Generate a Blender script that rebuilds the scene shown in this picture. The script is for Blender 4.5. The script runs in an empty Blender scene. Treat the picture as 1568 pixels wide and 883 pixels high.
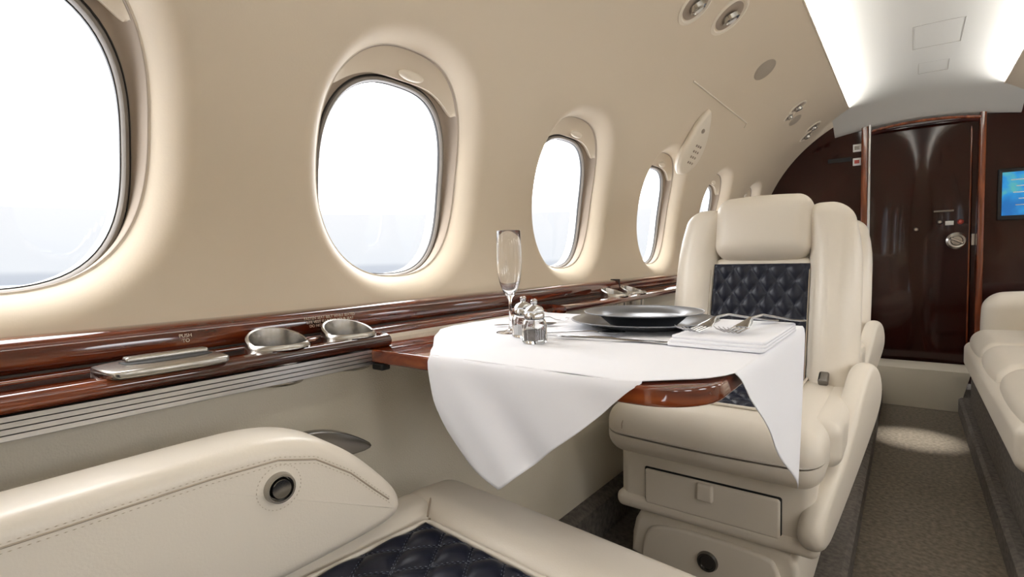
import bpy, bmesh, math, random
from math import sin, cos, pi, radians, sqrt, tan, atan2
from mathutils import Vector, Matrix
random.seed(3)
S = bpy.context.scene
S.view_settings.view_transform = 'Standard'
S.view_settings.exposure = 0.0

# ------------------------------------------------------------------ helpers
def nodes(name):
    m = bpy.data.materials.new(name); m.use_nodes = True
    nt = m.node_tree; b = nt.nodes['Principled BSDF']
    return m, nt, b
def bump_noise(nt, b, scale, strength, dist=0.001, detail=4, vor=False):
    tc = nt.nodes.new('ShaderNodeTexCoord')
    n = nt.nodes.new('ShaderNodeTexVoronoi' if vor else 'ShaderNodeTexNoise')
    n.inputs['Scale'].default_value = scale
    if not vor: n.inputs['Detail'].default_value = detail
    bp = nt.nodes.new('ShaderNodeBump'); bp.inputs['Strength'].default_value = strength
    bp.inputs['Distance'].default_value = dist
    nt.links.new(tc.outputs['Object'], n.inputs['Vector'])
    nt.links.new(n.outputs[0], bp.inputs['Height'])
    nt.links.new(bp.outputs[0], b.inputs['Normal'])
def simple(name, col, rough=0.5, metal=0.0, bump=None, coat=0.0, spec=0.5, emis=None, es=0, var=0.0, vor=False):
    m, nt, b = nodes(name)
    b.inputs['Base Color'].default_value = (*col, 1)
    b.inputs['Roughness'].default_value = rough
    b.inputs['Metallic'].default_value = metal
    b.inputs['Coat Weight'].default_value = coat
    b.inputs['Specular IOR Level'].default_value = spec
    if emis:
        b.inputs['Emission Color'].default_value = (*emis, 1)
        b.inputs['Emission Strength'].default_value = es
    if bump: bump_noise(nt, b, *bump, vor=vor)
    if var:
        tc = nt.nodes.new('ShaderNodeTexCoord'); n = nt.nodes.new('ShaderNodeTexNoise')
        n.inputs['Scale'].default_value = 60; n.inputs['Detail'].default_value = 6
        r = nt.nodes.new('ShaderNodeValToRGB')
        r.color_ramp.elements[0].position = 0.3; r.color_ramp.elements[1].position = 0.7
        r.color_ramp.elements[0].color = (*[c*(1-var) for c in col], 1)
        r.color_ramp.elements[1].color = (*[min(1, c*(1+var)) for c in col], 1)
        nt.links.new(tc.outputs['Object'], n.inputs['Vector'])
        nt.links.new(n.outputs[0], r.inputs[0]); nt.links.new(r.outputs[0], b.inputs['Base Color'])
    return m
def wood(name, c1, c2, c3, stretch=(14, 1.6, 14), rough=0.12, coat=1.0, spec=0.5):
    m, nt, b = nodes(name)
    tc = nt.nodes.new('ShaderNodeTexCoord'); mp = nt.nodes.new('ShaderNodeMapping')
    mp.inputs['Scale'].default_value = stretch
    n = nt.nodes.new('ShaderNodeTexNoise'); n.inputs['Scale'].default_value = 2.2
    n.inputs['Detail'].default_value = 8; n.inputs['Distortion'].default_value = 1.2
    r = nt.nodes.new('ShaderNodeValToRGB'); e = r.color_ramp.elements
    e[0].position = 0.3; e[0].color = (*c1, 1); e[1].position = 0.72; e[1].color = (*c3, 1)
    x = e.new(0.5); x.color = (*c2, 1)
    nt.links.new(tc.outputs['Object'], mp.inputs[0]); nt.links.new(mp.outputs[0], n.inputs['Vector'])
    nt.links.new(n.outputs[0], r.inputs[0]); nt.links.new(r.outputs[0], b.inputs['Base Color'])
    b.inputs['Roughness'].default_value = rough; b.inputs['Coat Weight'].default_value = coat
    b.inputs['Specular IOR Level'].default_value = spec
    b.inputs['Coat Roughness'].default_value = 0.03
    return m

M = {}
M['wall'] = simple('wall_leather', (0.655, 0.560, 0.432), 0.55, bump=(260, 0.25, 0.0006), spec=.4)
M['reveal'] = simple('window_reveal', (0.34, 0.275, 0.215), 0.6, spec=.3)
M['shade'] = simple('window_shade_cream', (0.62, 0.53, 0.41), 0.6, spec=.3)
M['rim'] = simple('window_rim', (0.74, 0.66, 0.54), 0.5)
M['panel'] = simple('lower_wall_fabric', (0.68, 0.625, 0.515), 0.6, bump=(350, 0.6, 0.001), vor=True)
M['gasket'] = simple('window_gasket', (0.02, 0.019, 0.018), 0.4)
M['frame'] = simple('window_frame_taupe', (0.22, 0.195, 0.17), 0.35)
M['leather'] = simple('cream_leather', (0.79, 0.725, 0.63), 0.38, bump=(330, 0.3, 0.0006))
M['seam'] = simple('leather_seam', (0.42, 0.35, 0.27), 0.7)
M['stitch'] = simple('thread_tan', (0.5, 0.42, 0.32), 0.7)
M['blue'] = simple('navy_leather', (0.010, 0.012, 0.024), 0.36, bump=(300, 0.25, 0.0006), spec=.32)
M['bstitch'] = simple('thread_grey', (0.17, 0.19, 0.24), 0.7)
M['wood'] = wood('mahogany_gloss', (0.026, 0.0038, 0.0017), (0.090, 0.0135, 0.0038), (0.205, 0.042, 0.010), rough=.09)
M['woodx'] = wood('table_veneer', (0.075, 0.011, 0.0035), (0.19, 0.036, 0.009), (0.33, 0.080, 0.018), (3, 3, 12), rough=.10)
M['dark'] = wood('bulkhead_mahogany', (0.017, 0.0028, 0.0017), (0.022, 0.0035, 0.002), (0.029, 0.0048, 0.0026), (9, 9, 0.8), 0.08, coat=.0, spec=.45)
M['trimwood'] = wood('frame_mahogany', (0.07, 0.013, 0.005), (0.17, 0.037, 0.012), (0.28, 0.075, 0.025), (14, 14, 1.2), 0.12)
M['alu'] = simple('brushed_aluminium', (0.60, 0.59, 0.58), 0.32, 1.0)
M['steel'] = simple('satin_steel', (0.45, 0.43, 0.40), 0.25, 1.0)
M['silver'] = simple('polished_silver', (0.66, 0.66, 0.67), 0.14, 1.0)
M['cutlery'] = simple('cutlery_steel', (0.40, 0.40, 0.41), 0.16, 1.0)
M['chrome'] = simple('chrome_dark', (0.22, 0.21, 0.20), 0.2, 1.0)
M['black'] = simple('black_gap', (0.008, 0.008, 0.008), 0.6)
M['ceil'] = simple('ceiling_white', (0.55, 0.54, 0.505), 0.55)
M['line'] = simple('ceiling_line', (0.33, 0.31, 0.28), 0.6)
M['aisle'] = simple('aisle_carpet', (0.195, 0.162, 0.122), 0.95, bump=(500, 1.0, 0.004), var=0.35)
M['carpet'] = simple('side_carpet', (0.16, 0.14, 0.122), 0.95, bump=(500, 1.0, 0.004), var=0.35)
M['cloth'] = simple('white_linen', (0.92, 0.925, 0.975), 0.85, bump=(900, 0.15, 0.0005))
M['plate'] = simple('charcoal_glaze', (0.050, 0.054, 0.063), 0.28, spec=.5)
M['plate2'] = simple('slate_glaze', (0.085, 0.092, 0.105), 0.28, spec=.5)
M['pepper'] = simple('pepper_grounds', (0.16, 0.14, 0.13), 0.9, var=0.7)
M['salt'] = simple('salt_grains', (0.8, 0.8, 0.8), 0.8)
M['white'] = simple('white_plastic', (0.85, 0.85, 0.83), 0.4)
M['red'] = simple('red_mark', (0.4, 0.06, 0.045), 0.4)
M['gold'] = simple('placard_text', (0.62, 0.5, 0.38), 0.5)
M['lens'] = simple('reading_lens', (0.75, 0.72, 0.68), 0.15, coat=0.5)
M['grille'] = simple('speaker_grille', (.50, .43, .34), .7, bump=(900, .8, .002), vor=True)
def glassmat():
    m, nt, b = nodes('clear_glass')
    b.inputs['Base Color'].default_value = (1, 1, 1, 1); b.inputs['Roughness'].default_value = 0.0
    b.inputs['Transmission Weight'].default_value = 1.0; b.inputs['IOR'].default_value = 1.45
    return m
M['glass'] = glassmat()
def panemat():
    m = bpy.data.materials.new('window_pane'); m.use_nodes = True; nt = m.node_tree
    nt.nodes.clear()
    o = nt.nodes.new('ShaderNodeOutputMaterial'); t = nt.nodes.new('ShaderNodeBsdfTransparent')
    g = nt.nodes.new('ShaderNodeBsdfGlossy'); g.inputs['Roughness'].default_value = 0.02
    mx = nt.nodes.new('ShaderNodeMixShader'); mx.inputs[0].default_value = 0.05
    nt.links.new(t.outputs[0], mx.inputs[1]); nt.links.new(g.outputs[0], mx.inputs[2]); nt.links.new(mx.outputs[0], o.inputs[0])
    return m
M['pane'] = panemat()
def screenmat():
    m, nt, b = nodes('moving_map_display')
    tc = nt.nodes.new('ShaderNodeTexCoord'); n = nt.nodes.new('ShaderNodeTexNoise')
    n.inputs['Scale'].default_value = 9; n.inputs['Detail'].default_value = 5
    r = nt.nodes.new('ShaderNodeValToRGB'); e = r.color_ramp.elements
    e[0].position = 0.40; e[0].color = (0.01, 0.14, 0.45, 1); e[1].position = 0.75; e[1].color = (0.15, 0.55, 0.30, 1)
    x = e.new(0.55); x.color = (0.02, 0.28, 0.66, 1)
    nt.links.new(tc.outputs['Object'], n.inputs['Vector']); nt.links.new(n.outputs[0], r.inputs[0])
    nt.links.new(r.outputs[0], b.inputs['Emission Color']); b.inputs['Emission Strength'].default_value = 0.9
    b.inputs['Base Color'].default_value = (0.01, 0.05, 0.1, 1); b.inputs['Roughness'].default_value = 0.1
    return m
M['screen'] = screenmat()

def empty(name, loc=(0, 0, 0), rot=(0, 0, 0)):
    e = bpy.data.objects.new(name, None); e.location = loc; e.rotation_euler = rot
    e.empty_display_size = 0.05
    S.collection.objects.link(e); return e
def mesh(name, v, f, mats, parent=None, smooth=True, loc=(0, 0, 0), rot=(0, 0, 0), mi=None, merge=False, recalc=True):
    me = bpy.data.meshes.new(name); me.from_pydata([tuple(p) for p in v], [], f)
    if not isinstance(mats, (list, tuple)): mats = [mats]
    for m in mats: me.materials.append(m)
    if mi: 
        for p, i in zip(me.polygons, mi): p.material_index = i
    if merge or recalc:
        bm = bmesh.new(); bm.from_mesh(me)
        if merge: bmesh.ops.remove_doubles(bm, verts=bm.verts, dist=0.0002)
        if recalc: bmesh.ops.recalc_face_normals(bm, faces=bm.faces)
        bm.to_mesh(me); bm.free()
    if smooth:
        for p in me.polygons: p.use_smooth = True
        if smooth != 'all':
            try: me.set_sharp_from_angle(angle=radians(40))
            except Exception: pass
    me.update()
    o = bpy.data.objects.new(name, me); S.collection.objects.link(o)
    o.location = loc; o.rotation_euler = rot
    if parent: o.parent = parent
    return o
def rbox(name, size, r, mat, parent=None, loc=(0, 0, 0), rot=(0, 0, 0), bul=(0, 0, 0), k=5, m=8, taper=None):
    h = [s/2 for s in size]; r = min(r, min(h)*0.999)
    def co(H):
        inn = H-r
        c = [inn+r*tan(pi/4*i/k) for i in range(1, k+1)]
        return [-x for x in reversed(c)]+[-inn+2*inn*i/m for i in range(m+1)]+c
    C = [co(H) for H in h]
    V = []; D = {}; F = []
    def vid(p):
        key = tuple(round(x, 6) for x in p)
        if key in D: return D[key]
        q = [max(-(h[i]-r), min(h[i]-r, p[i])) for i in range(3)]
        d = Vector([p[i]-q[i] for i in range(3)])
        if d.length > 0: d = d.normalized()*r
        w = Vector(q)+d
        nx, ny, nz = [w[i]/h[i] for i in range(3)]
        nn = (nx, ny, nz)
        for a in range(3):
            b_, c_ = (a+1) % 3, (a+2) % 3
            w[a] += bul[a]*nn[a]*max(0, 1-nn[b_]**2)*max(0, 1-nn[c_]**2)
        if taper: w = Vector(taper(w))
        V.append(w); D[key] = len(V)-1; return len(V)-1
    for a in range(3):
        b_, c_ = (a+1) % 3, (a+2) % 3
        for s in (-1, 1):
            for i in range(len(C[b_])-1):
                for j in range(len(C[c_])-1):
                    q = []
                    for (ii, jj) in ((i, j), (i+1, j), (i+1, j+1), (i, j+1)):
                        p = [0, 0, 0]; p[a] = s*h[a]; p[b_] = C[b_][ii]; p[c_] = C[c_][jj]
                        q.append(vid(p))
                    if s < 0: q.reverse()
                    F.append(q)
    return mesh(name, V, F, mat, parent, 'all', loc, rot, recalc=False)
def chaikin(p, it=2):
    for _ in range(it):
        q = []
        for i in range(len(p)):
            a, b = p[i], p[(i+1) % len(p)]
            q.append((a[0]*.75+b[0]*.25, a[1]*.75+b[1]*.25)); q.append((a[0]*.25+b[0]*.75, a[1]*.25+b[1]*.75))
        p = q
    return p
def extr(name, out, t0, t1, axis, r, mat, parent=None, it=2, k=5, loc=(0, 0, 0), rot=(0, 0, 0)):
    """closed 2-D outline extruded along axis from t0..t1 with rounded rims"""
    P = chaikin(out, it) if it else list(out)
    area = sum(P[i][0]*P[(i+1) % len(P)][1]-P[(i+1) % len(P)][0]*P[i][1] for i in range(len(P)))
    if area < 0: P.reverse()
    n = len(P); N = []
    for i in range(n):
        a, b = P[i-1], P[(i+1) % n]
        d = Vector((b[0]-a[0], b[1]-a[1])).normalized(); N.append((d.y, -d.x))
    def three(u, v, t):
        return {0: (t, u, v), 1: (u, t, v), 2: (u, v, t)}[axis]
    loops = []
    if r > 0:
        for i in range(k+1):
            th = pi/2*i/k; loops.append((r*(1-sin(th)), t0+r*(1-cos(th))))
        for i in range(k+1):
            th = pi/2*(k-i)/k; loops.append((r*(1-sin(th)), t1-r*(1-cos(th))))
    else: loops = [(0, t0), (0, t1)]
    V = []; F = []
    for off, t in loops:
        for i in range(n): V.append(three(P[i][0]-N[i][0]*off, P[i][1]-N[i][1]*off, t))
    for l in range(len(loops)-1):
        for i in range(n):
            j = (i+1) % n; F.append((l*n+i, l*n+j, (l+1)*n+j, (l+1)*n+i))
    F.append(tuple(range(n))); F.append(tuple(reversed(range((len(loops)-1)*n, len(loops)*n))))
    return mesh(name, V, F, mat, parent, True, loc, rot)
def lathe(name, prof, mat, parent=None, loc=(0, 0, 0), rot=(0, 0, 0), n=48, sx=1, sy=1, smooth=True, fn=None):
    V = []; F = []
    for r, z in prof:
        for i in range(n):
            a = 2*pi*i/n; p = (r*cos(a)*sx, r*sin(a)*sy, z)
            V.append(fn(p) if fn else p)
    for l in range(len(prof)-1):
        for i in range(n):
            j = (i+1) % n; F.append((l*n+i, l*n+j, (l+1)*n+j, (l+1)*n+i))
    return mesh(name, V, F, mat, parent, smooth, loc, rot, merge=True)
def curve(name, pts, r, mat, parent=None, cyclic=False, res=3):
    c = bpy.data.curves.new(name, 'CURVE'); c.dimensions = '3D'; c.bevel_depth = r; c.bevel_resolution = res
    sp = c.splines.new('POLY'); sp.points.add(len(pts)-1)
    for p, q in zip(sp.points, pts): p.co = (*q, 1)
    sp.use_cyclic_u = cyclic; c.materials.append(mat); c.use_fill_caps = True
    o = bpy.data.objects.new(name, c); S.collection.objects.link(o)
    if parent: o.parent = parent
    return o
def dashes(name, paths, mat, parent=None, L=0.004, gap=0.0025, w=0.0005, loc=(0, 0, 0), rot=(0, 0, 0)):
    """small thread stitches: rows of tiny 3-D lozenges following 3-D paths"""
    V = []; F = []
    for P in paths:
        P = [Vector(p) for p in P]; d = 0.0; nxt = 0.0
        for a, b in zip(P[:-1], P[1:]):
            seg = (b-a).length
            if seg < 1e-7: continue
            u = (b-a)/seg
            while nxt < d+seg:
                s = a+u*(nxt-d); e = s+u*L
                o1 = u.orthogonal().normalized()*w; o2 = u.cross(o1).normalized()*w
                n = len(V); V += [s, (s+e)/2+o1, (s+e)/2+o2, (s+e)/2-o1, (s+e)/2-o2, e]
                for x, y in ((1, 2), (2, 3), (3, 4), (4, 1)):
                    F.append((n, n+x, n+y)); F.append((n+5, n+y, n+x))
                nxt += L+gap
            d += seg
    return mesh(name, V, F, mat, parent, False, loc, rot, recalc=False)
def interp(x, T):
    if x <= T[0][0]: return T[0][1]
    for a, b in zip(T[:-1], T[1:]):
        if x <= b[0]:
            t = (x-a[0])/(b[0]-a[0]); return a[1]+(b[1]-a[1])*t
    return T[-1][1]

# ------------------------------------------------------------------ camera
cam = bpy.data.cameras.new('camera'); co = bpy.data.objects.new('camera', cam); S.collection.objects.link(co)
cam.sensor_width = 36; cam.lens = 806/1600*36; cam.clip_start = 0.01
Xc = Vector((1050, -20, 806)).normalized(); Yc = Vector((620, 58, -806)).normalized()
Yc = (Yc-Xc*Xc.dot(Yc)).normalized(); Zc = Xc.cross(Yc)
R = Matrix((Xc, Yc, Zc))
co.matrix_world = R.to_4x4(); S.camera = co

# ------------------------------------------------------------------ cabin shell
CX, CZ, CR = 0.05, 0.05, 1.028
YA, YB = -1.35, 4.60
def W(y, a, d=0.0):
    return (CX-(CR+d)*cos(a), y, CZ+(CR+d)*sin(a))
CEN = [-0.66, 0.115, 0.855, 1.64, 2.46, 3.30, 4.09]
BND = [-1.05]+[(a+b)/2 for a, b in zip(CEN[:-1], CEN[1:])]+[4.44]
A0, A1 = radians(-11.5), radians(34)
AT = radians(67.4)
def sup(th, hw, hs, e):
    c, s = cos(th), sin(th)
    k = (abs(c/hw)**e+abs(s/hs)**e)**(-1/e)
    return c*k, s*k
NS = 28
def build_wall(name):
    V = []; F = []; MI = []
    def ring(pts):
        b = len(V); V.extend(pts); return list(range(b, b+len(pts)))
    def bridge(r1, r2, m):
        n = len(r1)
        for i in range(n):
            j = (i+1) % n; F.append((r1[i], r1[j], r2[j], r2[i])); MI.append(m)
    for c, y0, y1 in zip(CEN, BND[:-1], BND[1:]):
        ac = radians(10.1)
        rect = []
        for i in range(NS): rect.append((y0+(y1-y0)*i/NS, A0))
        for i in range(NS): rect.append((y1, A0+(A1-A0)*i/NS))
        for i in range(NS): rect.append((y1-(y1-y0)*i/NS, A1))
        for i in range(NS): rect.append((y0, A1-(A1-A0)*i/NS))
        ths = [atan2((a-ac)*CR, y-c) for y, a in rect]
        rings = [ring([W(y, a) for y, a in rect])]
        specs = [(0.278, 0.325, 2.25, 0.0, ac, 0)]
        K = 12
        for i in range(1, K+1):
            t = i/K
            hw = 0.278+(0.2185-0.278)*t; hs = 0.325+(0.262-0.325)*t
            specs.append((hw, hs, 2.25+0.25*t, 0.052*(t**2.1), ac, 0))
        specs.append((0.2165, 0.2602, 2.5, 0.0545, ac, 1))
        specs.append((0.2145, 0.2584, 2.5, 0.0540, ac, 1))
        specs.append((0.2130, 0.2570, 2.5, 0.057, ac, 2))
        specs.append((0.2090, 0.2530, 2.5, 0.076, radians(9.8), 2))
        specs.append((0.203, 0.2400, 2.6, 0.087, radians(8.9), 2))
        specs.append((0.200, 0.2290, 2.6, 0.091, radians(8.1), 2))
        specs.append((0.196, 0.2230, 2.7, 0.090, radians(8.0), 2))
        for hw, hs, e, d, a, m in specs:
            out = []
            for t in ths:
                u, s = sup(t, hw, hs, e); out.append(W(c+u, a+s/CR, d))
            r = ring(out); bridge(rings[-1], r, m); rings.append(r)
    def grid(ys, As, d=0):
        b = len(V); n = len(As)
        for y in ys:
            for a in As: V.append(W(y, a, d))
        for i in range(len(ys)-1):
            for j in range(n-1):
                F.append((b+i*n+j, b+(i+1)*n+j, b+(i+1)*n+j+1, b+i*n+j+1)); MI.append(0)
    allY = []
    for y0, y1 in zip(BND[:-1], BND[1:]): allY += [y0+(y1-y0)*i/NS for i in range(NS)]
    allY.append(BND[-1])
    up = [A1+(AT-A1)*i/20 for i in range(21)]
    side = [A0+(A1-A0)*i/NS for i in range(NS+1)]
    grid(allY, up)
    grid([YA, BND[0]], side); grid([YA, BND[0]], up)
    grid([BND[-1], YB], side); grid([BND[-1], YB], up)
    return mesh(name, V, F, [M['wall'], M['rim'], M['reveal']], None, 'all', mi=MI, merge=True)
wl = build_wall('wall_left')
wr = bpy.data.objects.new('wall_right', wl.data); S.collection.objects.link(wr)
wr.scale = (-1, 1, 1); wr.location = (2*CX, 0, 0)
for sg in (1, -1):
    x, _, z = W(0, AT); x = CX+(x-CX)*sg
    curve('trim_cove', [(x, YA, z), (x, YB-0.02, z)], 0.004, M['wall'])

# windows: pane + gasket + shade with pull
def window(name, c, sg):
    e = empty(name, (CX, c, CZ)); e.scale = (sg, 1, 1)
    def P(u, a, d): 
        x, y, z = W(u, a, d); return (x-CX, y, z-CZ)
    n = 96; a2 = radians(8.0)
    def L(hw, hs, ex, d, ac=a2):
        return [P(sup(2*pi*i/n, hw, hs, ex)[0], ac+sup(2*pi*i/n, hw, hs, ex)[1]/CR, d) for i in range(n)]
    V = []; F = []; MI = []
    ls = [(0.2005, 0.2295, 2.7, .0905), (0.1985, 0.2265, 2.7, .0875), (0.1975, .2255, 2.7, .0885), (0.196, .224, 2.7, .085), (.191, .219, 2.7, .083), (0.187, .215, 2.7, .087),
          (0.186, .214, 2.7, .092), (0.1845, .2125, 2.7, .091), (0.184, .212, 2.7, .097), (.183, .211, 2.7, .125)]
    for l in ls: V += L(*l)
    mm = [1, 1, 0, 0, 0, 0, 1, 1, 2]
    for k in range(len(ls)-1):
        for i in range(n):
            j = (i+1) % n; F.append((k*n+i, k*n+j, (k+1)*n+j, (k+1)*n+i)); MI.append(mm[k])
    mesh('gasket', V, F, [M['frame'], M['gasket'], M['alu']], e, True, mi=MI)
    rim = L(0.1835, .2115, 2.7, .108)
    V = rim+[P(0, a2, .108)]
    mesh('pane', V, [(i, (i+1) % n, n) for i in range(n)], M['pane'], e, False)
    V = []; F = []; m = 48
    for i in range(m+1):
        t = radians(38)+radians(104)*i/m
        u1, s1 = sup(t, 0.2125, .2565, 2.5); u0, s0 = sup(t, .199, .2290, 2.6)
        up_ = (radians(10.1)+s1/CR)
        lo = a2+s0/CR
        k_ = sin(pi*i/m)**0.5
        lo = up_+(lo-up_)*k_; uu = u1+(u0-u1)*k_
        V += [P(u1*.997, up_-.001, .059), P((u1*2+uu)/3, (up_*2+lo)/3, .062), P((u1+2*uu)/3, (up_+lo*2)/3, .066), P(uu, lo, .071), P(uu, lo-.001*k_, .088)]
    for i in range(m):
        for q in range(4): F.append((i*5+q, (i+1)*5+q, (i+1)*5+q+1, i*5+q+1))
    mesh('shade_head', V, F, M['shade'], e, True)
    ap = radians(21.6)
    pos = Vector(P(0.015, ap, .0605)); nrm = Vector((cos(ap), 0, -sin(ap)))
    zax = nrm; xax = Vector((0, 1, 0)); yax = zax.cross(xax)
    mt = Matrix((xax, yax, zax)).transposed().to_4x4(); mt.translation = pos
    o = lathe('shade_pull', [(0.0001, .006), (.6, .0055), (.85, .004), (1, 0)], M['rim'], e, n=32)
    o.matrix_local = mt @ Matrix.Diagonal((.040, .0125, 1, 1))
    return e
k = 1
for sg in (1, -1):
    for c in CEN:
        window('window_%d' % k, c, sg); k += 1

# ceiling panel, cove backs, roll-down before the door
ce = empty('ceiling')
def zc(dx, y):
    t = max(0.0, min(1.0, (y-3.95)/.62))
    return 1.105-0.05*(dx/0.5)**2-0.195*(t**2.0)
V = []; F = []; nx = 24; ys = [YA+(4.0-YA)*i/20 for i in range(21)]+[4.0+.62*i/16 for i in range(1, 17)]
for y in ys:
    for i in range(nx+1):
        dx = -0.50+1.0*i/nx
        V.append((CX+dx, y, zc(dx, y)))
for a in range(len(ys)-1):
    for i in range(nx): F.append((a*(nx+1)+i, a*(nx+1)+i+1, (a+1)*(nx+1)+i+1, (a+1)*(nx+1)+i))
mesh('ceiling_panel', V, F, M['ceil'], ce, 'all')
for sg in (-1, 1):
    V = [(CX+sg*.50, YA, 1.06), (CX+sg*.50, YB, 1.06), (CX+sg*.50, YB, .952), (CX+sg*.50, YA, .952)]
    mesh('cove_back', V, [(0, 1, 2, 3)], M['ceil'], ce, False)
def outline(x0, x1, y0, y1, nm):
    pts = []
    c4 = [(x0, y0), (x1, y0), (x1, y1), (x0, y1)]
    for a_, b_ in zip(c4, c4[1:]+c4[:1]):
        for t in range(6):
            x = a_[0]+(b_[0]-a_[0])*t/6; y = a_[1]+(b_[1]-a_[1])*t/6; pts.append((x, y, zc(x-CX, y)-.0002))
    curve(nm, pts, .0017, M['line'], ce, True)
outline(.0, .20, 3.30, 3.66, 'hatch_seam'); outline(.03, .17, 3.95, 4.12, 'hatch_seam')

# lower walls
for nm, sg in (('trim_lower_panel_left', 1), ('trim_lower_panel_right', -1)):
    X = lambda x: CX+(x-CX)*sg
    V = [(X(-.90), YA, -.14), (X(-.90), YB, -.14), (X(-.862), YB, -.20), (X(-.862), YA, -.20), (X(-.862), YB, -.83), (X(-.862), YA, -.83)]
    mesh(nm, V, [(0, 1, 2, 3), (3, 2, 4, 5)], M['panel'], None, False)
for nm, sg in (('baseboard_left', 1), ('baseboard_right', -1)):
    X = lambda x: CX+(x-CX)*sg
    extr(nm, [(X(-.87), -.96), (X(-.87), -.82), (X(-.85), -.82), (X(-.82), -.84), (X(-.815), -.96)], YA, YB, 1, 0, M['carpet'], it=0)

# floor
V = []; F = []
prof = [(-.95, -.95), (-.145, -.95), (-.13, -.96), (-.13, -1.05), (.27, -1.05), (.27, -.96), (.285, -.95), (1.05, -.95)]
for y in (YA, YB+.3):
    for x, z in prof: V.append((x, y, z))
n = len(prof); MI = []
for i in range(n-1):
    F.append((i, i+1, n+i+1, n+i)); MI.append(1 if i in (3,) else 0)
mesh('floor', V, F, [M['carpet'], M['aisle']], None, False, mi=MI)

def disk(nm, y, mt):
    V = []
    for i in range(48): V.append((CX+CR*1.04*cos(2*pi*i/48), y, CZ+CR*1.12*sin(2*pi*i/48)))
    return mesh(nm, V, [tuple(range(48))], mt, None, False)
disk('wall_back', YA, M['wall'])

# ------------------------------------------------------------------ forward bulkhead
bk = empty('wall_front')
d_ = disk('bulkhead_backing', YB+.24, M['dark']); d_.parent = bk
def arc(a0, a1, n, sg):
    out = []
    for i in range(n+1):
        a = radians(a0+(a1-a0)*i/n); out.append((CX-sg*(CR+.01)*cos(a), CZ+(CR+.01)*sin(a)))
    return out
left = [(-.245, -1.05), (-.245, 1.02)]+arc(67.4, -15, 40, 1)+[(-.93, -1.05)]
right = [(.365, -1.05), (.365, 1.02)]+arc(67.4, -15, 40, -1)+[(1.03, -1.05)]
extr('partition_left', left, YB, YB+.04, 1, 0, M['dark'], bk, it=0)
extr('partition_right', right, YB, YB+.04, 1, 0, M['dark'], bk, it=0)
extr('door_header', [(-.25, .905), (.37, .905), (.37, 1.12), (-.25, 1.12)], YB+.01, YB+.16, 1, 0, M['ceil'], bk, it=0)
rbox('frame_left', (.045, .20, 1.80), .012, M['trimwood'], bk, (-.262, YB+.055, .08))
rbox('frame_left_edge', (.016, .016, 1.76), .006, M['alu'], bk, (-.234, YB-.047, .07))
rbox('frame_right', (.035, .17, 1.72), .012, M['trimwood'], bk, (.372, YB+.055, .05))
arch = []
for i in range(25):
    t = -1+2*i/24; arch.append((CX+.01+t*.30, YB-.03, .892-.028*t*t))
curve('frame_arch', arch, .010, M['trimwood'], bk)
dr = empty('door_1')
V = []; F = []; nxx = 24; nz = 30
for i in range(nxx+1):
    x = -.235+.590*i/nxx; q_ = (x-.060)/.295
    top = .895-.035*q_*q_
    for j in range(nz+1):
        z = -.78+(top+.78)*j/nz
        V.append((x, YB+.085+.060*(1-q_*q_)-.018*(max(0, (z-.1)/.8))**2, z))
for i in range(nxx):
    for j in range(nz): F.append((i*(nz+1)+j, (i+1)*(nz+1)+j, (i+1)*(nz+1)+j+1, i*(nz+1)+j+1))
mesh('door_leaf', V, F, M['dark'], dr, 'all')
rbox('door_stile', (.010, .02, 1.6), .004, M['trimwood'], dr, (.325, YB+.092, .05))
def ydisk(name, x, z, r, mat, par, y=YB+.10, prof=None):
    prof = prof or [(0.0001, .02), (.5, .02), (.6, .012), (.8, .014), (1, .006), (1, -.02)]
    return lathe(name, [(p*r, h) for p, h in prof], mat, par, (x, y+.01, z), (pi/2, 0, 0), n=32)
ydisk('latch_rose', .262, .066, .058, M['steel'], dr)
rbox('latch_grip', (.075, .012, .016), .005, M['silver'], dr, (.262, YB+.08, .066), (0, .5, 0))
ydisk('lock_a', .17, .20, .016, M['steel'], dr, YB+.115); ydisk('lock_b', .28, .195, .018, M['red'], dr)
rbox('label_a', (.045, .02, .028), .001, M['white'], dr, (.222, YB+.118, .19))
rbox('label_b', (.11, .02, .012), .001, M['chrome'], dr, (.19, YB+.123, .275))
ydisk('knob_c', .04, .155, .016, M['steel'], dr, YB+.13)
rbox('hinge', (.02, .02, .08), .004, M['steel'], dr, (.345, YB+.085, .07))
for zz, nm in ((.765, 'switch_sign_a'), (.665, 'switch_sign_b')):
    rbox(nm, (.05, .008, .055), .003, M['white'], bk, (-.312, YB-.004, zz)); rbox(nm+'_mark', (.03, .003, .025), .001, M['red'] if 'b' == nm[-1] else M['chrome'], bk, (-.312, YB-.009, zz))
rbox('vent_slot', (.15, .006, .03), .002, M['black'], bk, (-.42, YB-.002, .69))
sc = empty('wall_display')
rbox('bezel', (.50, .02, .33), .008, M['black'], sc, (.70, YB-.012, .35))
V = [(.47, YB-.0235, .215), (.93, YB-.0235, .215), (.93, YB-.0235, .49), (.47, YB-.0235, .49)]
mesh('display', V, [(0, 1, 2, 3)], M['screen'], sc, False, recalc=False)
for i in range(5):
    rbox('readout', (.10-.012*i, .002, .006), .0009, M['white'], sc, (.56+.02*(i % 2), YB-.0245, .44-.04*i))
extr('door_step', [(-.20, -.785), (.33, -.785), (.27, -1.05), (-.13, -1.05)], 4.36, 4.66, 1, .006, M['panel'], None, it=0)

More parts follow.
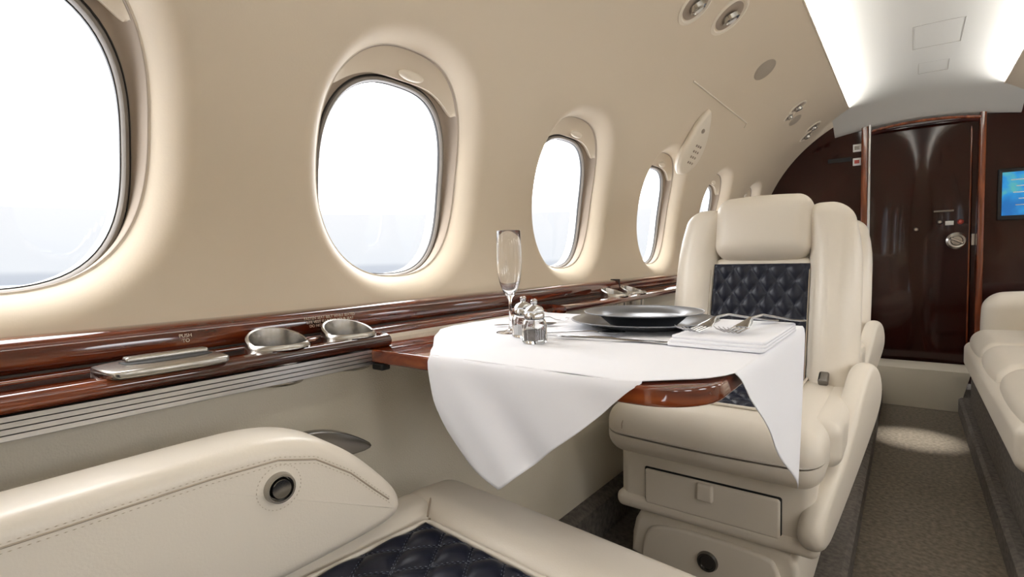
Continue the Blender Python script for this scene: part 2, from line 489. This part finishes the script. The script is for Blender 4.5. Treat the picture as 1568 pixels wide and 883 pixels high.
# ------------------------------------------------------------------ side ledge
lg = empty('side_ledge')
rail = [(-.985, -.140), (-.985, -.088), (-.955, -.088), (-.936, -.092), (-.928, -.104), (-.926, -.122), (-.930, -.134), (-.94, -.140)]
extr('rail', rail, YA, YB, 1, 0, M['wood'], lg, it=2)
def shelf(nm, y0, y1, xf, cups):
    pr = [(-.98, -.160), (-.98, -.136), (-.93, -.136), (xf-.03, -.136), (xf-.008, -.137), (xf+.002, -.145), (xf, -.158), (xf-.012, -.162)]
    o = extr(nm, pr, y0, y1, 1, 0, M['wood'], lg, it=1)
    if cups:
        for cy, cxx in cups:
            cy_ = lathe('cut', [(0.0001, -.2), (.046, -.2), (.046, .05), (.0001, .05)], M['steel'], None, (cxx, cy, -.1), n=48)
            md = o.modifiers.new('b', 'BOOLEAN'); md.operation = 'DIFFERENCE'; md.object = cy_; md.solver = 'EXACT'
            bpy.context.view_layer.update()
            dg = bpy.context.evaluated_depsgraph_get()
            nm_ = bpy.data.meshes.new_from_object(o.evaluated_get(dg)); o.modifiers.clear(); o.data = nm_
            bpy.data.objects.remove(cy_)
    return o
cups1 = [(.447, -.848), (.59, -.852)]
cups2 = [(1.72, -.85), (1.88, -.85)]
shelf('shelf_near', YA, .645, -.795, cups1)
shelf('shelf_mid', .645, 1.30, -.892, None)
shelf('shelf_far', 1.30, YB, -.80, cups2)
def scoop(p):
    x, y, z = p
    if z > .0: z = z+max(0, (-x+.012))*.36*min(1, z/.004)
    return (x, y, z)
for cy, cxx in cups1+cups2:
    lathe('cup_well', [(.0001, -.062), (.036, -.062), (.040, -.058), (.0435, -.004), (.0438, .003), (.0445, .007), (.047, .008), (.050, .005), (.051, 0.0)], M['steel'], lg, (cxx, cy, -.137), fn=scoop)
curve('shelf_gap', [(-.924, YA, -.136), (-.924, YB, -.136)], .0022, M['black'], lg)
al = [(-.80, -.162)]
z = -.162
for i in range(4):
    al += [(-.797, z), (-.797, z-.0058), (-.801, z-.0066)]; z -= .0072
al += [(-.80, z), (-.85, z), (-.85, -.162)]
extr('aluminium_track', al, YA, .643, 1, 0, M['alu'], lg, it=0)
rbox('track_end', (.055, .01, .032), .003, M['chrome'], lg, (-.825, .648, -.176))
rbox('painted_shelf_shadow', (.008, .62, .018), .003, M['black'], lg, (-.897, .97, -.172))  # black strip standing in for the shade under the mid shelf
rbox('joint_strip', (.06, .004, .055), .001, M['black'], lg, (-.955, 1.92, -.113))
pl = [(-.882, .195), (-.882, .345), (-.795, .345), (-.775, .33), (-.775, .21), (-.79, .195)]
extr('latch_plate', pl, -.139, -.128, 2, .004, M['steel'], lg, it=1)
extr('latch_slot', [(-.868, .225), (-.868, .335), (-.815, .335), (-.815, .225)], -.1300, -.1272, 2, .0006, M['black'], lg, it=1)
rbox('latch_bar', (.020, .105, .010), .004, M['steel'], lg, (-.850, .282, -.1255))
def text(body, size, loc, rot, mat, parent):
    t = bpy.data.curves.new('placard_text', 'FONT'); t.body = body; t.size = size; t.extrude = .0002; t.align_x = 'CENTER'
    t.materials.append(mat); o = bpy.data.objects.new('placard_text', t); S.collection.objects.link(o)
    o.location = loc; o.rotation_euler = rot; o.parent = parent
text('FASTEN SEAT BELT WHILE SEATED\nLIFE VEST IS UNDER YOUR SEAT\nDO NOT USE TABLE IN TAXI', .0075, (-.9265, .60, -.107), (radians(80), 0, radians(90)), M['gold'], lg)
text('PUSH\nTO', .008, (-.9265, .335, -.112), (radians(80), 0, radians(90)), M['gold'], lg)

# ------------------------------------------------------------------ wall & ceiling fittings
def wallmat(y, a, d=0):
    p = Vector(W(y, a, d)); zax = Vector((cos(a), 0, -sin(a))); xax = Vector((0, 1, 0)); yax = zax.cross(xax)
    m = Matrix((xax, yax, zax)).transposed().to_4x4(); m.translation = p; return m
def reading_light(y, adeg, r):
    e = empty('reading_light'); e.matrix_world = wallmat(y, radians(adeg))
    lathe('bezel', [(r*1.25, -.001), (r*1.22, .004), (r*1.05, .007), (r*.98, .003), (r*.9, -.004)], M['rim'], e)
    lathe('socket', [(r*.92, .001), (r*.75, .004), (r*.6, .002), (0.0001, .002)], M['reveal'], e)
    lathe('eyeball', [(r*.50, .0), (r*.50, .016), (r*.36, .021), (r*.34, .016), (.0001, .016)], M['steel'], e, (0.005, 0, 0), (.25, .3, 0))
    lathe('lens', [(r*.3, .021), (.0001, .022)], M['lens'], e)
reading_light(2.07, 54.8, .066); reading_light(1.83, 51.6, .060)
reading_light(3.59, 54.5, .046); reading_light(3.62, 51, .032)
reading_light(4.22, 54.5, .046); reading_light(4.30, 51.0, .046)
for y, a, rr in ((2.74, 53.8, .066), (3.78, 51.5, .05)):
    e = empty('cabin_speaker'); e.matrix_world = wallmat(y, radians(a))
    lathe('grille', [(.0001, .003), (.9, .003), (1, .0)], M['grille'], e, n=40).scale = (rr*1.25, rr*.9, 1)
sm = empty('trim_wall_seam')
curve('seam', [W(2.21+.89*i/20, radians(41.3), -.001) for i in range(21)], .0035, M['rim'], sm)
curve('seam_end', [W(3.10, radians(41.3), -.001), W(3.12, radians(39.9), -.001)], .0035, M['rim'], sm)
e = empty('service_panel'); e.matrix_world = wallmat(2.57, radians(29.6))
pill = []
for i in range(40):
    t = 2*pi*i/40; x = .115*cos(t); y = .165*sin(t); pill.append((x*(1.0-.40*(y/.165)), y))
extr('panel_body', pill, -.006, .030, 2, .022, M['rim'], e, it=1, rot=(0, 0, radians(16)))
for i in range(3):
    for j in range(4):
        lathe('button', [(.0001, .004), (.8, .004), (1, 0)], M['reveal'], e, (-.008+.028*i, -.010-.028*j, .029), n=14).scale = (.007, .007, 1)
lathe('jack', [(.0001, .004), (.8, .004), (1, 0)], M['reveal'], e, (-.02, .06, .029), n=20).scale = (.02, .012, 1)

# ------------------------------------------------------------------ quilt
def quilt(name, w, h, cw, ch, A, parent, loc, rot, edge=.012):
    nu, nv = int(w/.0032), int(h/.0032); V = []; F = []
    def hh(x, y):
        p = x/cw+y/ch; q = x/cw-y/ch
        v = A*(abs(sin(pi*p))*abs(sin(pi*q)))**.42
        e_ = min(w/2-abs(x), h/2-abs(y)); return v*min(1, max(0, e_/edge))**.5
    for j in range(nv+1):
        for i in range(nu+1):
            x = -w/2+w*i/nu; y = -h/2+h*j/nv; V.append((x, y, hh(x, y)))
    for j in range(nv):
        for i in range(nu):
            a = j*(nu+1)+i; F.append((a, a+1, a+nu+2, a+nu+1))
    mesh(name, V, F, M['blue'], parent, 'all', loc, rot, recalc=False)
    paths = []
    for sg in (1, -1):
        for kk in range(-20, 21):
            for off in (-.0022, .0022):
                pts = []
                for t in range(0, 161):
                    y = -h/2+h*t/160; x = cw*(kk-sg*y/ch)+off
                    if abs(x) < w/2-.003: pts.append((x, y, hh(x, y)+.0004))
                if len(pts) > 3: paths.append(pts)
    dashes(name+'_stitching', paths, M['bstitch'], parent, .0045, .0030, .0006, loc, rot)

# ------------------------------------------------------------------ chair
def chair(loc, rz, flip, arms, back_off=0.0, name='cabin_chair'):
    c = empty(name, loc, (0, 0, rz)); L = M['leather']
    sgw = 1 if flip else -1       # local side nearest the wall
    sd = .66+back_off
    def tp(w):
        x, y, z = w
        if y < -sd/2+.12:
            t = (-sd/2+.12-y)/.12; z = z-.018*t*t*(1 if z > 0 else .4)
        return (x, y, z)
    rbox('seat_cushion', (.575, sd, .150), .055, L, c, (0, -.385+sd/2, .445), bul=(0, .012, .002), m=14, taper=tp)
    zq = .5260
    quilt('seat_quilt', .335, .50+back_off, .064, .085, .010, c, (0, .005+back_off/2, zq), (0, 0, 0))
    q = .1725; yb = .26+back_off
    curve('quilt_piping', [(-q, yb, zq), (-q, -.245, zq), (-q+.012, -.252, zq), (q-.012, -.252, zq), (q, -.245, zq), (q, yb, zq)], .0045, L, c)
    if flip:
        rbox('border_front', (.575, .150, .10), .048, L, c, (0, -.327, .489), (radians(4), 0, 0), bul=(0, 0, .004), m=12)
        for s in (-1, 1):
            rbox('border_side', (.115, sd-.06, .10), .046, L, c, (s*.231, -.385+sd/2+.04, .489), bul=(0, 0, .004), m=12)
            curve('mitre_seam', [(s*.176, -.255, .531), (s*.20, -.280, .5385), (s*.225, -.305, .540), (s*.25, -.335, .536), (s*.27, -.365, .522)], .0018, M['seam'], c)
    for s in (-1, 1):
        pts = [(s*q, -.25, .5225), (s*(q+.022), -.29, .5215), (s*(q+.04), -.325, .516), (s*(q+.048), -.362, .496), (s*(q+.05), -.3885, .462), (s*(q+.05), -.386, .41), (s*(q+.045), -.372, .385)]
        curve('corner_seam', pts, .0016, M['seam'], c)
    for s in (-1, 1):
        rbox('side_bolster', (.09, sd-.14, .13), .04, L, c, (s*.268, -.385+sd/2+.07, .452))
    rbox('base_upper', (.53, .60, .20), .035, L, c, (0, -.02, .29), m=4)
    rbox('base_lip', (.55, .62, .05), .022, L, c, (0, -.02, .205), m=4)
    rbox('drawer_gap', (.372, .02, .112), .006, M['black'], c, (.005, -.3150, .268))
    rbox('drawer_front', (.366, .022, .106), .008, L, c, (.005, -.320, .267))
    rbox('drawer_pull', (.045, .016, .05), .007, L, c, (.0, -.334, .292))
    ped = [(-.24, 0), (-.235, .12), (-.20, .185), (.20, .185), (.235, .12), (.24, 0)]
    extr('pedestal', ped, -.30, .26, 1, .02, L, c, it=1)
    extr('pedestal_panel', [(-.20, .0), (-.195, .10), (-.15, .155), (.15, .155), (.185, .12), (.20, .0)], -.313, -.28, 1, .010, L, c, it=2)
    lathe('pedestal_lock', [(.0001, .006), (.018, .006), (.020, .010), (.026, .010), (.030, .0)], M['chrome'], c, (0.0, -.312, .085), (pi/2, 0, 0), n=32)
    rbox('floor_track', (.40, .60, .02), .006, M['chrome'], c, (0, 0, .010))
    b = empty('back_frame', (0, .215+back_off, .44), (radians(-15), 0, 0)); b.parent = c
    rbox('back_shell', (.575, .09, .71), .042, L, b, (0, .085, .355), bul=(0, .02, .0))
    def wing(s):
        def t(w):
            x, y, z = w; k_ = max(0, (z-.12)/.25)
            x = x-s*.035*k_*k_; return (x, y, z)
        rbox('wing_left' if s < 0 else 'wing_right', (.150, .15, .735), .062, L, b, (s*.238, .03, .352), bul=(.004, .012, .0), m=10, taper=t)
    wing(-1); wing(1)
    rbox('lumbar_pad', (.345, .08, .52), .03, L, b, (0, .035, .26))
    quilt('back_quilt', .328, .49, .060, .090, .012, b, (0, -.012, .245), (pi/2, 0, 0))
    rbox('headrest', (.335, .135, .235), .052, L, b, (0, .012, .632), (radians(4), 0, 0), bul=(0, .018, .01))
    for s in (-1, 1):
        curve('back_seam', [(s*.167, -.0435, z_/100) for z_ in range(2, 50, 4)], .0016, M['seam'], b)
    if arms == 'down':
        out = [(.16, .59), (.24, .605), (.33, .58), (.385, .50), (.34, .42), (.10, .32), (-.19, .215), (-.27, .20), (-.32, .225), (-.325, .275), (-.26, .33), (-.10, .39), (.05, .50)]
        extr('armrest_aisle', out, .272, .332, 0, .026, L, c, it=3, rot=(0, 0, radians(-8)))
        lathe('arm_pivot', [(.0001, .006), (.010, .006), (.013, .0)], M['steel'], c, (.262, -.352, .245), (pi/2, 0, 0), n=20)
        out2 = [(.35, .46), (.38, .60), (.28, .65), (.05, .655), (-.08, .63), (-.13, .56), (-.10, .48), (.0, .455)]
        extr('armrest_wall', out2, -.345, -.275, 0, .028, L, c, it=3)
        rbox('belt_buckle', (.030, .05, .024), .007, M['chrome'], c, (.225, .18, .54), (.5, 0, 0))
    else:
        a_e = empty('armrest_assembly', (0, -.030, -.006)); a_e.parent = c
        out = [(.72, .55), (.70, .696), (.50, .724), (.26, .732), (.10, .737), (.02, .737), (-.04, .720), (-.09, .686), (-.135, .640), (-.165, .604), (-.170, .578), (-.150, .560), (-.06, .552), (.1, .545), (.45, .545)]
        s = sgw
        x0, x1 = sorted((s*.16, s*.265))
        extr('armrest', out, x0, x1, 0, .022, L, a_e, it=3, k=7)
        xi = s*.1593
        base = [(.70, .678), (.50, .700), (.26, .707), (.10, .712), (.020, .711), (-.030, .697), (-.08, .662), (-.12, .622), (-.145, .598)]
        sm_ = [(a_[0]*(1-t/6)+b_[0]*t/6, a_[1]*(1-t/6)+b_[1]*t/6) for a_, b_ in zip(base[:-1], base[1:]) for t in range(6)]
        dashes('arm_stitching', [[(xi, y, z+.004) for y, z in sm_], [(xi, y, z-.005) for y, z in sm_]], M['stitch'], a_e, .004, .0025, .0006)
        curve('arm_seam', [(xi+s*.0008, y, z) for y, z in sm_], .0012, M['seam'], a_e)
        dashes('button_stitching', [[(xi, .02+.028*cos(2*pi*i/40), .676+.028*sin(2*pi*i/40)) for i in range(41)]], M['stitch'], a_e, .003, .002, .0005)
        lathe('recline_ring', [(.0155, .002), (.0155, .008), (.0180, .008), (.0195, .0)], M['steel'], a_e, (s*.160, .02, .676), (0, -s*pi/2, 0), n=40)
        lathe('recline_button', [(.0001, .007), (.0115, .009), (.0130, .007), (.0135, .001), (.0165, .001)], M['chrome'], a_e, (s*.160, .02, .676), (0, -s*pi/2, 0), n=40)
        extr('arm_blade', [(-.175, .655), (-.135, .685), (-.085, .706), (-.03, .708), (-.08, .67), (-.11, .655)], s*.236, s*.256, 0, .002, M['chrome'], a_e, it=2)
        rbox('arm_lower_bolster', (.075, .62, .13), .035, L, a_e, (s*.240, .30, .51))
    return c
chair((-.44, 1.765, -.95), 0, False, 'down')
# near seat faces the table, swivelled a few degrees about its wall-side front corner
th = radians(-4.5); px_, py_ = -.70, .68
ox, oy = -.44-px_, .32-py_
chair((px_+ox*cos(th)-oy*sin(th), py_+ox*sin(th)+oy*cos(th), -.95), pi+th, True, 'up', back_off=.16)
chair((-.47, 3.02, -.95), 0, False, 'down')

# ------------------------------------------------------------------ divan on the right
dv = empty('divan', (-.075, 0, 0))
rbox('divan_base', (.60, 1.95, .24), .03, M['carpet'], dv, (.68, 3.10, -.83))
for i in range(3):
    rbox('divan_seat_%d' % (i+1), (.60, .63, .20), .07, M['leather'], dv, (.665, 2.45+.62*i, -.555), bul=(.01, .01, .02))
    rbox('divan_back_%d' % (i+1), (.20, .62, .48), .08, M['leather'], dv, (.93, 2.45+.62*i, -.28), (0, radians(8), 0), bul=(.02, .01, .01))
rbox('divan_front_roll', (.09, 1.88, .16), .044, M['leather'], dv, (.385, 3.08, -.61))
rbox('divan_arm', (.52, .20, .40), .085, M['leather'], dv, (.690, 4.12, -.46), bul=(.01, .0, .02))

# ------------------------------------------------------------------ table
tb = empty('folding_table')
def rrect(x0, x1, y0, y1, r, n=10):
    out = []
    for cx_, cy_, a0 in ((x1-r, y1-r, 0), (x0+.004, y1, 90), (x0+.004, y0, 180), (x1-r, y0+r, 270)):
        rr = r if cx_ == x1-r else 0.0
        for i in range(n+1 if rr else 1):
            a = radians(a0+90*i/n); out.append((cx_+rr*cos(a), cy_+rr*sin(a)))
    return out
extr('table_top', rrect(-.888, -.186, .600, 1.255, .085), -.186, -.1605, 2, .005, M['woodx'], tb, it=0)
extr('table_underframe', rrect(-.88, -.30, .68, 1.18, .04), -.205, -.187, 2, .003, M['chrome'], tb, it=0)
rbox('table_latch', (.03, .02, .012), .003, M['black'], tb, (-.78, .607, -.192))

# tablecloth
ZT = -.1565
xs = [-.872+.235*i/22 for i in range(22)]+[-.637+.008*i/4 for i in range(4)]+[-.629+.027*i/12 for i in range(12)]+[-.602+.125*i/26 for i in range(26)]+[-.477+.217*i/40 for i in range(40)]+[-.26+.080*i/24 for i in range(25)]
def yfront(x):
    return interp(x, [(-.872, .90), (-.85, .83), (-.78, .745), (-.70, .665), (-.665, .625), (-.637, .5975), (-.300, .5975), (-.275, .604), (-.255, .620), (-.235, .640), (-.2175, .655), (-.20, .670), (-.187, .690), (-.18, .715)])
NR = 90; YBk = 1.262
def wob(x, y): return .0006*sin(31*x+5*y)+.0006*sin(23*y-9*x)+.0004*sin(47*(x+y))
V = []; F = []
for x in xs:
    y0 = yfront(x)
    for j in range(NR+1):
        y = y0+(YBk-y0)*j/NR
        V.append((x, y, ZT+abs(wob(x, y))+(.0015 if x < -.85 else 0)))
n = NR+1
for i in range(len(xs)-1):
    for j in range(NR): F.append((i*n+j, (i+1)*n+j, (i+1)*n+j+1, i*n+j+1))
HT = [(-.637, .0), (-.631, .030), (-.622, .072), (-.609, .105), (-.588, .132), (-.556, .155), (-.517, .170), (-.476, .182), (-.462, .172), (-.42, .138), (-.38, .104), (-.343, .074), (-.315, .048), (-.295, .028), (-.278, .012), (-.262, .0)]
idx = [i for i, x in enumerate(xs) if -.6371 <= x <= -.2619]
NH = 34; b0 = len(V)
for i in idx:
    x = xs[i]; H = interp(x, HT)
    if -.615 < x < -.50: H = (interp(x-.01, HT)+H+interp(x+.01, HT))/3
    for kx in range(NH+1):
        h = H*kx/NH; g = h/.2
        fold = .016*g*sin((x+.66-.75*h)*33)+.005*g*sin((x-.9*h)*63+1)
        y = yfront(x)-.009*(1-math.exp(-h/.007))-fold-.004*g
        V.append((x+.006*g*sin(x*20), y, ZT-h))
for a in range(len(idx)-1):
    for kx in range(NH): F.append((b0+a*(NH+1)+kx, b0+a*(NH+1)+kx+1, b0+(a+1)*(NH+1)+kx+1, b0+(a+1)*(NH+1)+kx))
HS = [(.715, 0), (.77, .046), (.83, .086), (.89, .128), (.96, .178), (1.03, .229), (1.10, .279), (1.155, .315), (1.172, .318), (1.185, .27), (1.20, .20), (1.22, .12), (1.24, .05), (1.262, .0)]
b1 = len(V); y0 = yfront(xs[-1])
for j in range(NR+1):
    y = y0+(YBk-y0)*j/NR; H = (interp(y-.008, HS)+interp(y, HS)+interp(y+.008, HS))/3 if y > .73 else interp(y, HS)
    for kx in range(NH+1):
        h = H*kx/NH; g = h/.3
        x = xs[-1]+.006*(1-math.exp(-h/.008))+.006*g*sin(y*22+1+2*g)+.006*g
        V.append((x, y-.01*g*g, ZT-h+(abs(wob(xs[-1], y)) if kx == 0 else 0)))
for j in range(NR):
    for kx in range(NH): F.append((b1+j*(NH+1)+kx, b1+j*(NH+1)+kx+1, b1+(j+1)*(NH+1)+kx+1, b1+(j+1)*(NH+1)+kx))
tc = mesh('tablecloth', V, F, M['cloth'], None, 'all', merge=True)
md = tc.modifiers.new('thick', 'SOLIDIFY'); md.thickness = .0012; md.offset = 0

# ------------------------------------------------------------------ tableware
ZC = ZT+.0022
outer = [(.0001, .0), (.031, .0), (.0315, .0010), (.028, .0018), (.012, .0040), (.005, .008), (.0030, .016), (.0028, .060), (.0036, .070), (.0085, .079), (.0165, .092), (.0225, .110), (.0258, .132), (.0268, .155), (.0262, .185), (.0252, .217)]
inner = [(.0250, .2176), (.0246, .217), (.0256, .185), (.0262, .155), (.0252, .132), (.0219, .111), (.0158, .094), (.0075, .083), (.0001, .079)]
fl = lathe('champagne_flute', outer+inner, M['glass'], None, (-.677, .872, ZC), n=64, smooth='all')
def shaker(loc, fill, nm):
    e = empty(nm, loc)
    lathe('jar', [(.0001, 0), (.021, 0), (.0235, .003), (.0235, .034), (.0205, .042), (.0165, .046), (.0165, .050), (.0145, .050), (.0150, .045), (.0190, .039), (.0215, .033), (.0215, .006), (.0001, .005)], M['glass'], e)
    lathe('contents', [(.0001, .0065), (.0205, .0065), (.0208, .024), (.0001, .026)], M[fill], e)
    lathe('cap', [(.0172, .044), (.0190, .046), (.0190, .054), (.0175, .057), (.0185, .060), (.0150, .066), (.006, .070), (.0045, .072), (.0065, .075), (.0065, .079), (.004, .0815), (.0001, .082)], M['silver'], e)
    return e
shaker((-.553, .785, ZC), 'pepper', 'pepper_shaker'); shaker((-.615, .835, ZC), 'salt', 'salt_shaker')
M['glaze'] = simple('rim_glaze', (.30, .31, .34), .3)
PC = (-.472, 1.095, ZC)
cp = lathe('charger_plate', [(.0001, .002), (.085, .002), (.095, .004), (.12, .012), (.155, .018), (.160, .0185), (.160, .0165), (.122, .008), (.097, .0), (.0001, .0)], M['plate'], None, PC, n=80)
lathe('charger_rim_glaze', [(.1612, .0178), (.1600, .0190), (.1580, .0188)], M['glaze'], cp, n=80)
pl2 = lathe('dinner_plate', [(.0001, .0225), (.075, .0225), (.085, .025), (.095, .030), (.126, .0345), (.130, .035), (.130, .033), (.098, .0265), (.075, .006), (.0001, .0055)], M['plate2'], None, PC, n=80)
lathe('plate_rim_glaze', [(.1315, .0345), (.1300, .0360), (.1280, .0352)], M['glaze'], pl2, n=80)
def loftcut(name, secs, mat, parent, n=10):
    V = []; F = []
    for y, x, w, z, t in secs:
        for i in range(n):
            a = 2*pi*i/n; V.append((x+w/2*cos(a), y, z+t/2*sin(a)))
    for l in range(len(secs)-1):
        for i in range(n):
            j = (i+1) % n; F.append((l*n+i, l*n+j, (l+1)*n+j, (l+1)*n+i))
    F.append(tuple(range(n))); F.append(tuple(range((len(secs)-1)*n, len(secs)*n)))
    return mesh(name, V, F, mat, parent, True)
CU = M['cutlery']
def fork(loc, rz, sc=1.0):
    e = empty('fork', loc, (0, 0, rz)); e.scale = (sc,)*3
    loftcut('handle', [(.15, 0, .008, .003, .002), (.14, 0, .019, .003, .003), (.11, 0, .014, .007, .003), (.07, 0, .008, .014, .0035), (.03, 0, .006, .021, .0035), (.0, 0, .007, .019, .0035), (-.012, 0, .018, .013, .0026), (-.025, 0, .025, .008, .0024)], CU, e)
    for i in range(4):
        x = -.0096+.0064*i
        loftcut('tine', [(-.022, x, .0046, .008, .0022), (-.05, x*1.05, .0034, .0030, .002), (-.068, x*1.08, .0028, .009, .0016), (-.074, x*1.08, .001, .013, .0008)], CU, e, 6)
def knife(loc, rz, sc=1.0):
    e = empty('table_knife', loc, (0, 0, rz)); e.scale = (sc,)*3
    loftcut('knife_body', [(.11, 0, .006, .004, .003), (.10, 0, .017, .004, .005), (.04, 0, .013, .005, .005), (.0, 0, .010, .005, .005), (-.01, 0, .013, .004, .003), (-.04, .001, .020, .003, .0015), (-.09, .001, .019, .003, .0012), (-.115, .003, .010, .003, .0008), (-.12, .004, .002, .003, .0006)], CU, e)
def spoon(loc, rz, sc=1.0):
    e = empty('spoon', loc, (0, 0, rz)); e.scale = (sc,)*3
    loftcut('handle', [(.14, 0, .007, .004, .002), (.13, 0, .018, .004, .003), (.08, 0, .010, .006, .003), (.03, 0, .006, .009, .003), (.0, 0, .006, .010, .003), (-.012, 0, .010, .008, .002)], CU, e)
    V = []; F = []
    for i in range(9):
        for j in range(24):
            r = i/8; a = 2*pi*j/24; V.append((.020*r*cos(a)*(1-.15*sin(a)), -.040+.031*r*sin(a), .002+.008*r*r))
    for i in range(8):
        for j in range(24):
            F.append((i*24+j, i*24+(j+1) % 24, (i+1)*24+(j+1) % 24, (i+1)*24+j))
    mesh('bowl', V, F, CU, e, 'all', merge=True)
spoon((-.50, .915, ZC), radians(110), .9); knife((-.44, .872, ZC), radians(98), 1.0)
fork((-.70, 1.06, ZC), radians(150), .7); spoon((-.69, .985, ZC), radians(120), .7)
nk = empty('folded_napkin', (0, 0, 0))
for i, (dz, sh) in enumerate(((0, 0), (.0055, .006), (.011, .012))):
    out = [(-.335+sh*.4, .872+sh), (-.176, .868+sh*.7), (-.176, 1.165-sh*.6), (-.325+sh*.3, 1.175-sh)]
    def fine(o):
        r_ = []
        for a_, b_ in zip(o, o[1:]+o[:1]):
            for t in range(10): r_.append((a_[0]+(b_[0]-a_[0])*t/10, a_[1]+(b_[1]-a_[1])*t/10))
        return r_
    extr('fold_%d' % (i+1), fine(out), ZC+dz, ZC+dz+.0062, 2, .0027, M['cloth'], nk, it=1)
fork((-.280, .975, ZC+.0180), radians(-22), 1.25); fork((-.222, .990, ZC+.0180), radians(-18), 1.25)

# ------------------------------------------------------------------ lights
def area(name, loc, rot, sx, sy, e, col=(1, 1, 1), portal=False):
    l = bpy.data.lights.new(name, 'AREA'); l.shape = 'RECTANGLE'; l.size = sx; l.size_y = sy; l.energy = e; l.color = col
    o = bpy.data.objects.new(name, l); S.collection.objects.link(o); o.location = loc; o.rotation_euler = rot
    if portal: l.cycles.is_portal = True
    return o
for sg in (-1, 1):
    o = area('cove_light', (CX+sg*.425, (YA+YB)/2, .997), (0, 0, 0), .016, YB-YA-.1, 29, (1, .99, .965))
    d = Vector((-sg*.45, 0, .85)).normalized()
    o.rotation_euler = (0, math.atan2(-d.x, -d.z), 0)
for c in CEN:
    for sg in (-1, 1):
        a = radians(8); x = CX+sg*(CR+.135)*cos(a); z = CZ+(CR+.135)*sin(a)
        d = Vector((-sg*cos(a), 0, -sin(a)))
        area('window_portal', (x, c, z), (0, math.atan2(-d.x, -d.z), 0), .46, .40, 1, portal=True)
sp = bpy.data.lights.new('aisle_downlight', 'SPOT'); sp.energy = 330; sp.spot_size = radians(14); sp.spot_blend = 1.0; sp.shadow_soft_size = .02; sp.color = (1, .98, .93)
o = bpy.data.objects.new('aisle_downlight', sp); S.collection.objects.link(o); o.location = (.055, 3.62, 1.06)

# world : overcast sky, hazy horizon, snowy ground
w = bpy.data.worlds.new('overcast'); S.world = w; w.use_nodes = True; nt = w.node_tree
bg = nt.nodes['Background']; tcn = nt.nodes.new('ShaderNodeTexCoord'); sx = nt.nodes.new('ShaderNodeSeparateXYZ')
r = nt.nodes.new('ShaderNodeValToRGB'); mr = nt.nodes.new('ShaderNodeMapRange')
mr.inputs['From Min'].default_value = -.1; mr.inputs['From Max'].default_value = .4
nt.links.new(tcn.outputs['Generated'], sx.inputs[0]); nt.links.new(sx.outputs['Z'], mr.inputs['Value']); nt.links.new(mr.outputs[0], r.inputs[0])
e = r.color_ramp.elements
def P_(z): return (z+.1)/.5
e[0].position = 0; e[0].color = (.62, .64, .68, 1); e[1].position = 1; e[1].color = (1, 1, 1, 1)
for z, c in ((-.022, (.25, .265, .29)), (-.018, (.074, .080, .091)), (-.006, (.080, .086, .096)), (.001, (.104, .109, .116)), (.09, (.116, .118, .122)), (.16, (.9, .92, .95))):
    q = e.new(P_(z)); q.color = (*c, 1)
nt.links.new(r.outputs[0], bg.inputs[0]); bg.inputs[1].default_value = 8.6
